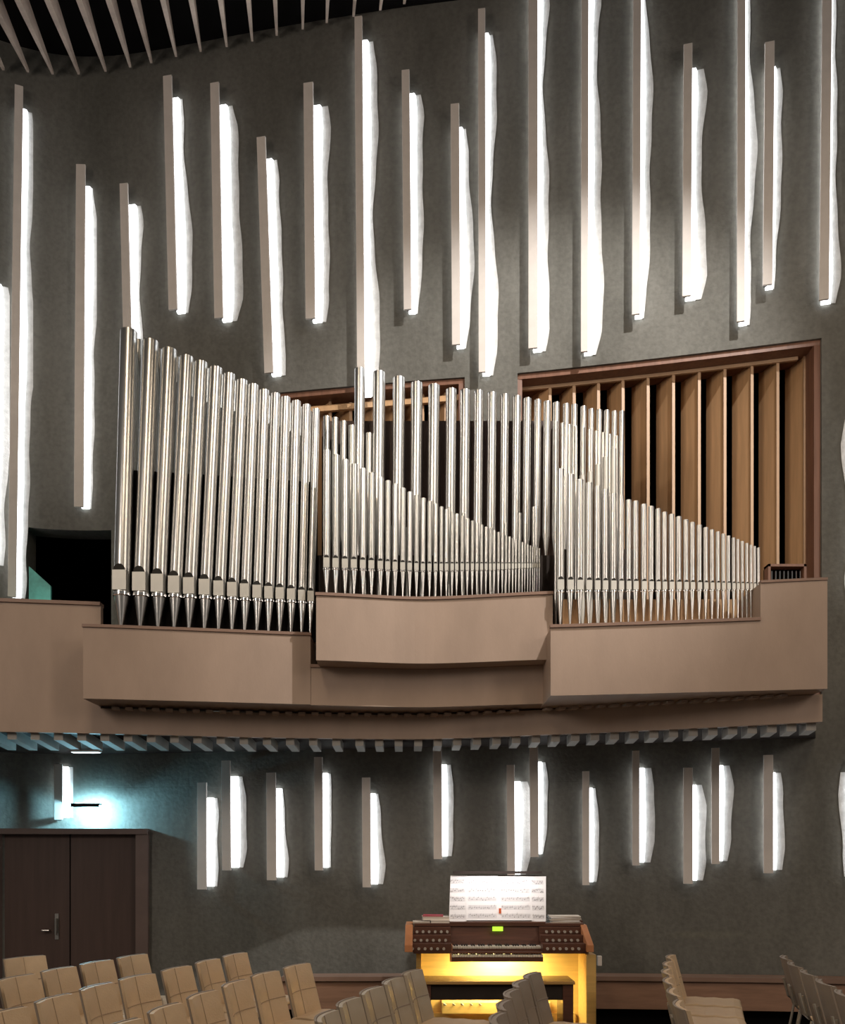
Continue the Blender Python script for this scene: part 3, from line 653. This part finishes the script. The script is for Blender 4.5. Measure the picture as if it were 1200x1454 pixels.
# ------------------------------------------------------------ chairs
def chair_proto():
    r = empty('stacking_chair')
    W = .355
    # local: x = along the row (left-right of the chair), -y = facing forward. back panel leans
    nx, nz = 10, 8
    def surf(u, v, off):      # u -1..1, v 0..1
        bow = 0.035*(u*u)
        lean = 0.09*v
        return Vector((u*W/2*(1-.04*v), (.20+lean-bow+off), .515+.345*v))
    g = MB(); vs = []; fs = []
    for side, off in ((0, -.022), (1, .0)):
        for j in range(nz+1):
            for i in range(nx+1):
                u = -1+2*i/nx; v = j/nz
                puff = 0
                if side == 0:
                    puff = -.010*abs(math.sin(math.pi*v*2))**.5*abs(math.sin(math.pi*(u+1)))**.5
                vs.append(surf(u, v, off+puff))
    n1 = (nx+1)*(nz+1); q = lambda s_, i, j: s_*n1+j*(nx+1)+i
    for j in range(nz):
        for i in range(nx): fs.append((q(0,i,j),q(0,i+1,j),q(0,i+1,j+1),q(0,i,j+1)))
    rim = [(i,0) for i in range(nx)]+[(nx,j) for j in range(nz)]+[(i,nz) for i in range(nx,0,-1)]+[(0,j) for j in range(nz,0,-1)]
    for (i,j),(k,l) in zip(rim, rim[1:]+rim[:1]): fs.append((q(0,i,j),q(1,i,j),q(1,k,l),q(0,k,l)))
    for j in range(nz):
        for i in range(nx): fs.append((q(1,i,j),q(1,i,j+1),q(1,i+1,j+1),q(1,i+1,j)))
    g.add(vs, fs); o = g.build('backrest', M['vinyl'], r, True)
    # seams
    g = MB()
    for v in (.5,): g.tube([surf(-1+2*i/8, v, -.0235) for i in range(9)], .0035, 5)
    g.tube([surf(0, j/6, -.0235) for j in range(7)], .0035, 5); g.build('seam', M['seam'], o)
    # back shell
    g = MB(); vs = []; fs = []
    for off in (.002, .014):
        for j in range(nz+1):
            for i in range(nx+1): vs.append(surf(-1+2*i/nx, -.02+1.03*j/nz, off))
    for j in range(nz):
        for i in range(nx):
            fs.append((q(0,i,j),q(0,i+1,j),q(0,i+1,j+1),q(0,i,j+1))); fs.append((q(1,i,j),q(1,i,j+1),q(1,i+1,j+1),q(1,i+1,j)))
    for (i,j),(k,l) in zip(rim, rim[1:]+rim[:1]): fs.append((q(0,i,j),q(1,i,j),q(1,k,l),q(0,k,l)))
    g.add(vs, fs); g.build('back_shell', M['vinylb'], r, True)
    # seat cushion
    g = MB(); prof = [(u, v+.065) for u, v in [(-.24,.425),(-.26,.44),(-.25,.458),(-.20,.468),(-.13,.463),(-.06,.468),(.01,.463),(.08,.468),(.15,.463),(.19,.455),(.19,.425)]]
    g.prism(prof, -W/2-.01, W/2+.01, 'yz'); g.build('seat', M['vinyl'], r, bevel=.008)
    # frame
    for sx in (-1, 1):
        x = sx*(W/2+.012)
        g = MB(); g.tube([(x,-.22,0),(x,-.20,.49)], .010, 8); g.build('leg', M['frame'], r, True)
        g = MB(); g.tube([(x,.27,0),(x,.18,.49)], .010, 8); g.build('leg', M['frame'], r, True)
        g = MB(); g.tube([(x,-.21,.485),(x,.18,.485),(x*.97,.225,.54),(x*.95,.26,.68)], .010, 8); g.build('side_rail', M['frame'], r, True)
    g = MB(); g.tube([(-W/2,.195,.50),(W/2,.195,.50)], .008, 6); g.build('cross_rail', M['frame'], r, True)
    return r
proto = chair_proto(); used = [False]
TOP = 0.86
def put_chair(e0, e1, label, group):
    """e0, e1: the two ends of the top edge of the backrest"""
    p = (e0+e1)/2; d = (e1-e0).normalized()
    # chair local +x = -d.. facing direction = (d.y,-d.x) rightwards ; local -y -> facing
    face = Vector((d.y, -d.x)); rz = math.atan2(face.y, face.x)+math.pi/2
    c = Vector((p.x, p.y))-face*(-.29)      # backrest top lies .29 behind the base centre
    if not used[0]: o = proto; used[0] = True
    else: o = copy_tree(proto)
    o.location = (c.x, c.y, 0); o.rotation_euler.z = rz; tag(o, label, 'chair', group); return o
def E(px, py):
    D = (EYE-TOP)*F/(py-HY); return Vector((S(px, D), D))
def row(pts, name, group, lab_kind):
    """pts near ends going far, equal pitch; last entry is the far end of the last chair"""
    P = [E(*p) for p in pts]
    n = len(P)-1
    for i in range(n):
        d = (P[i+1]-P[i]); L = .41
        e0 = P[i]; e1 = P[i]+d.normalized()*L
        k = n-1-i
        put_chair(e0, e1, '%s, %s' % (name, 'nearest the organ' if k == 0 else ordw(k)+' from the organ end'), group)
def smooth_row(pts, pitch, n, name, group, m=None):
    """walk a fitted row of equal pitch from the far end"""
    P = [E(*p) for p in pts]; P = P[::-1]; out = [P[0]]
    # arc-length walk with extrapolation
    segs = P[:]
    ext = P[-1]+(P[-1]-P[-2]).normalized()*6; segs.append(ext)
    ds = [0]
    for a, b in zip(segs[:-1], segs[1:]): ds.append(ds[-1]+(b-a).length)
    def at(s_):
        for i in range(len(ds)-1):
            if s_ <= ds[i+1]: return segs[i]+(segs[i+1]-segs[i])*((s_-ds[i])/(ds[i+1]-ds[i]))
        return segs[-1]
    for i in range(n):
        a = at(i*pitch); b = at(i*pitch+.36)
        c_ = put_chair(b, a, '%s, %s' % (name, 'nearest the organ' if i == 0 else ordw(i)+' from the organ end' if False else ORD[i]+' counted from the organ'), group)
        if m:
            for ch in c_.children:
                if ch.name.split('.')[0] == 'backrest':
                    ch.material_slots[0].link = 'OBJECT'; ch.material_slots[0].material = M[m]
                    for q in ch.children: q.material_slots[0].link = 'OBJECT'; q.material_slots[0].material = M['vinylb']
smooth_row([(207,1438),(261,1418),(308,1402),(351,1387),(395,1375.6),(432,1367)], .455, 7, 'beige padded chair in the front row of the left block', 'left block front row')
smooth_row([(46,1423.5),(109,1406),(165,1391),(218,1380.5),(266,1370),(308,1359.5),(343,1352)], .445, 8, 'beige padded chair in the second row of the left block', 'left block second row')
smooth_row([(0,1391),(50,1381),(105,1370.6),(158,1361.4),(202,1354)], .42, 6, 'beige padded chair in the third row of the left block', 'left block third row')
smooth_row([(-35,1366),(13,1361),(60,1356)], .50, 3, 'beige padded chair in the rearmost row of the left block', 'left block rear row')
smooth_row([(440,1452),(465.5,1433.5),(497,1416),(530,1401),(564.5,1385.5),(589.5,1375.6)], .42, 6, 'taupe tufted chair in the row left of the organ bench', 'central row before the console', 'taupe')
smooth_row([(704,1435),(713,1417),(725,1402),(740,1388),(757,1379.5)], .40, 5, 'dark backed chair seen from behind before the organ bench', 'row before the organ bench', 'vinylb')
smooth_row([(967,1440),(958,1425),(949,1407),(943,1392),(941,1374),(949,1355)], .46, 6, 'pale chair in the row right of the console', 'row right of the console')
smooth_row([(1212,1424),(1185,1407),(1158,1392),(1134,1377),(1117,1367),(1107,1356)], .46, 6, 'dark backed chair in the row at the right edge', 'row at the right edge', 'vinylb')
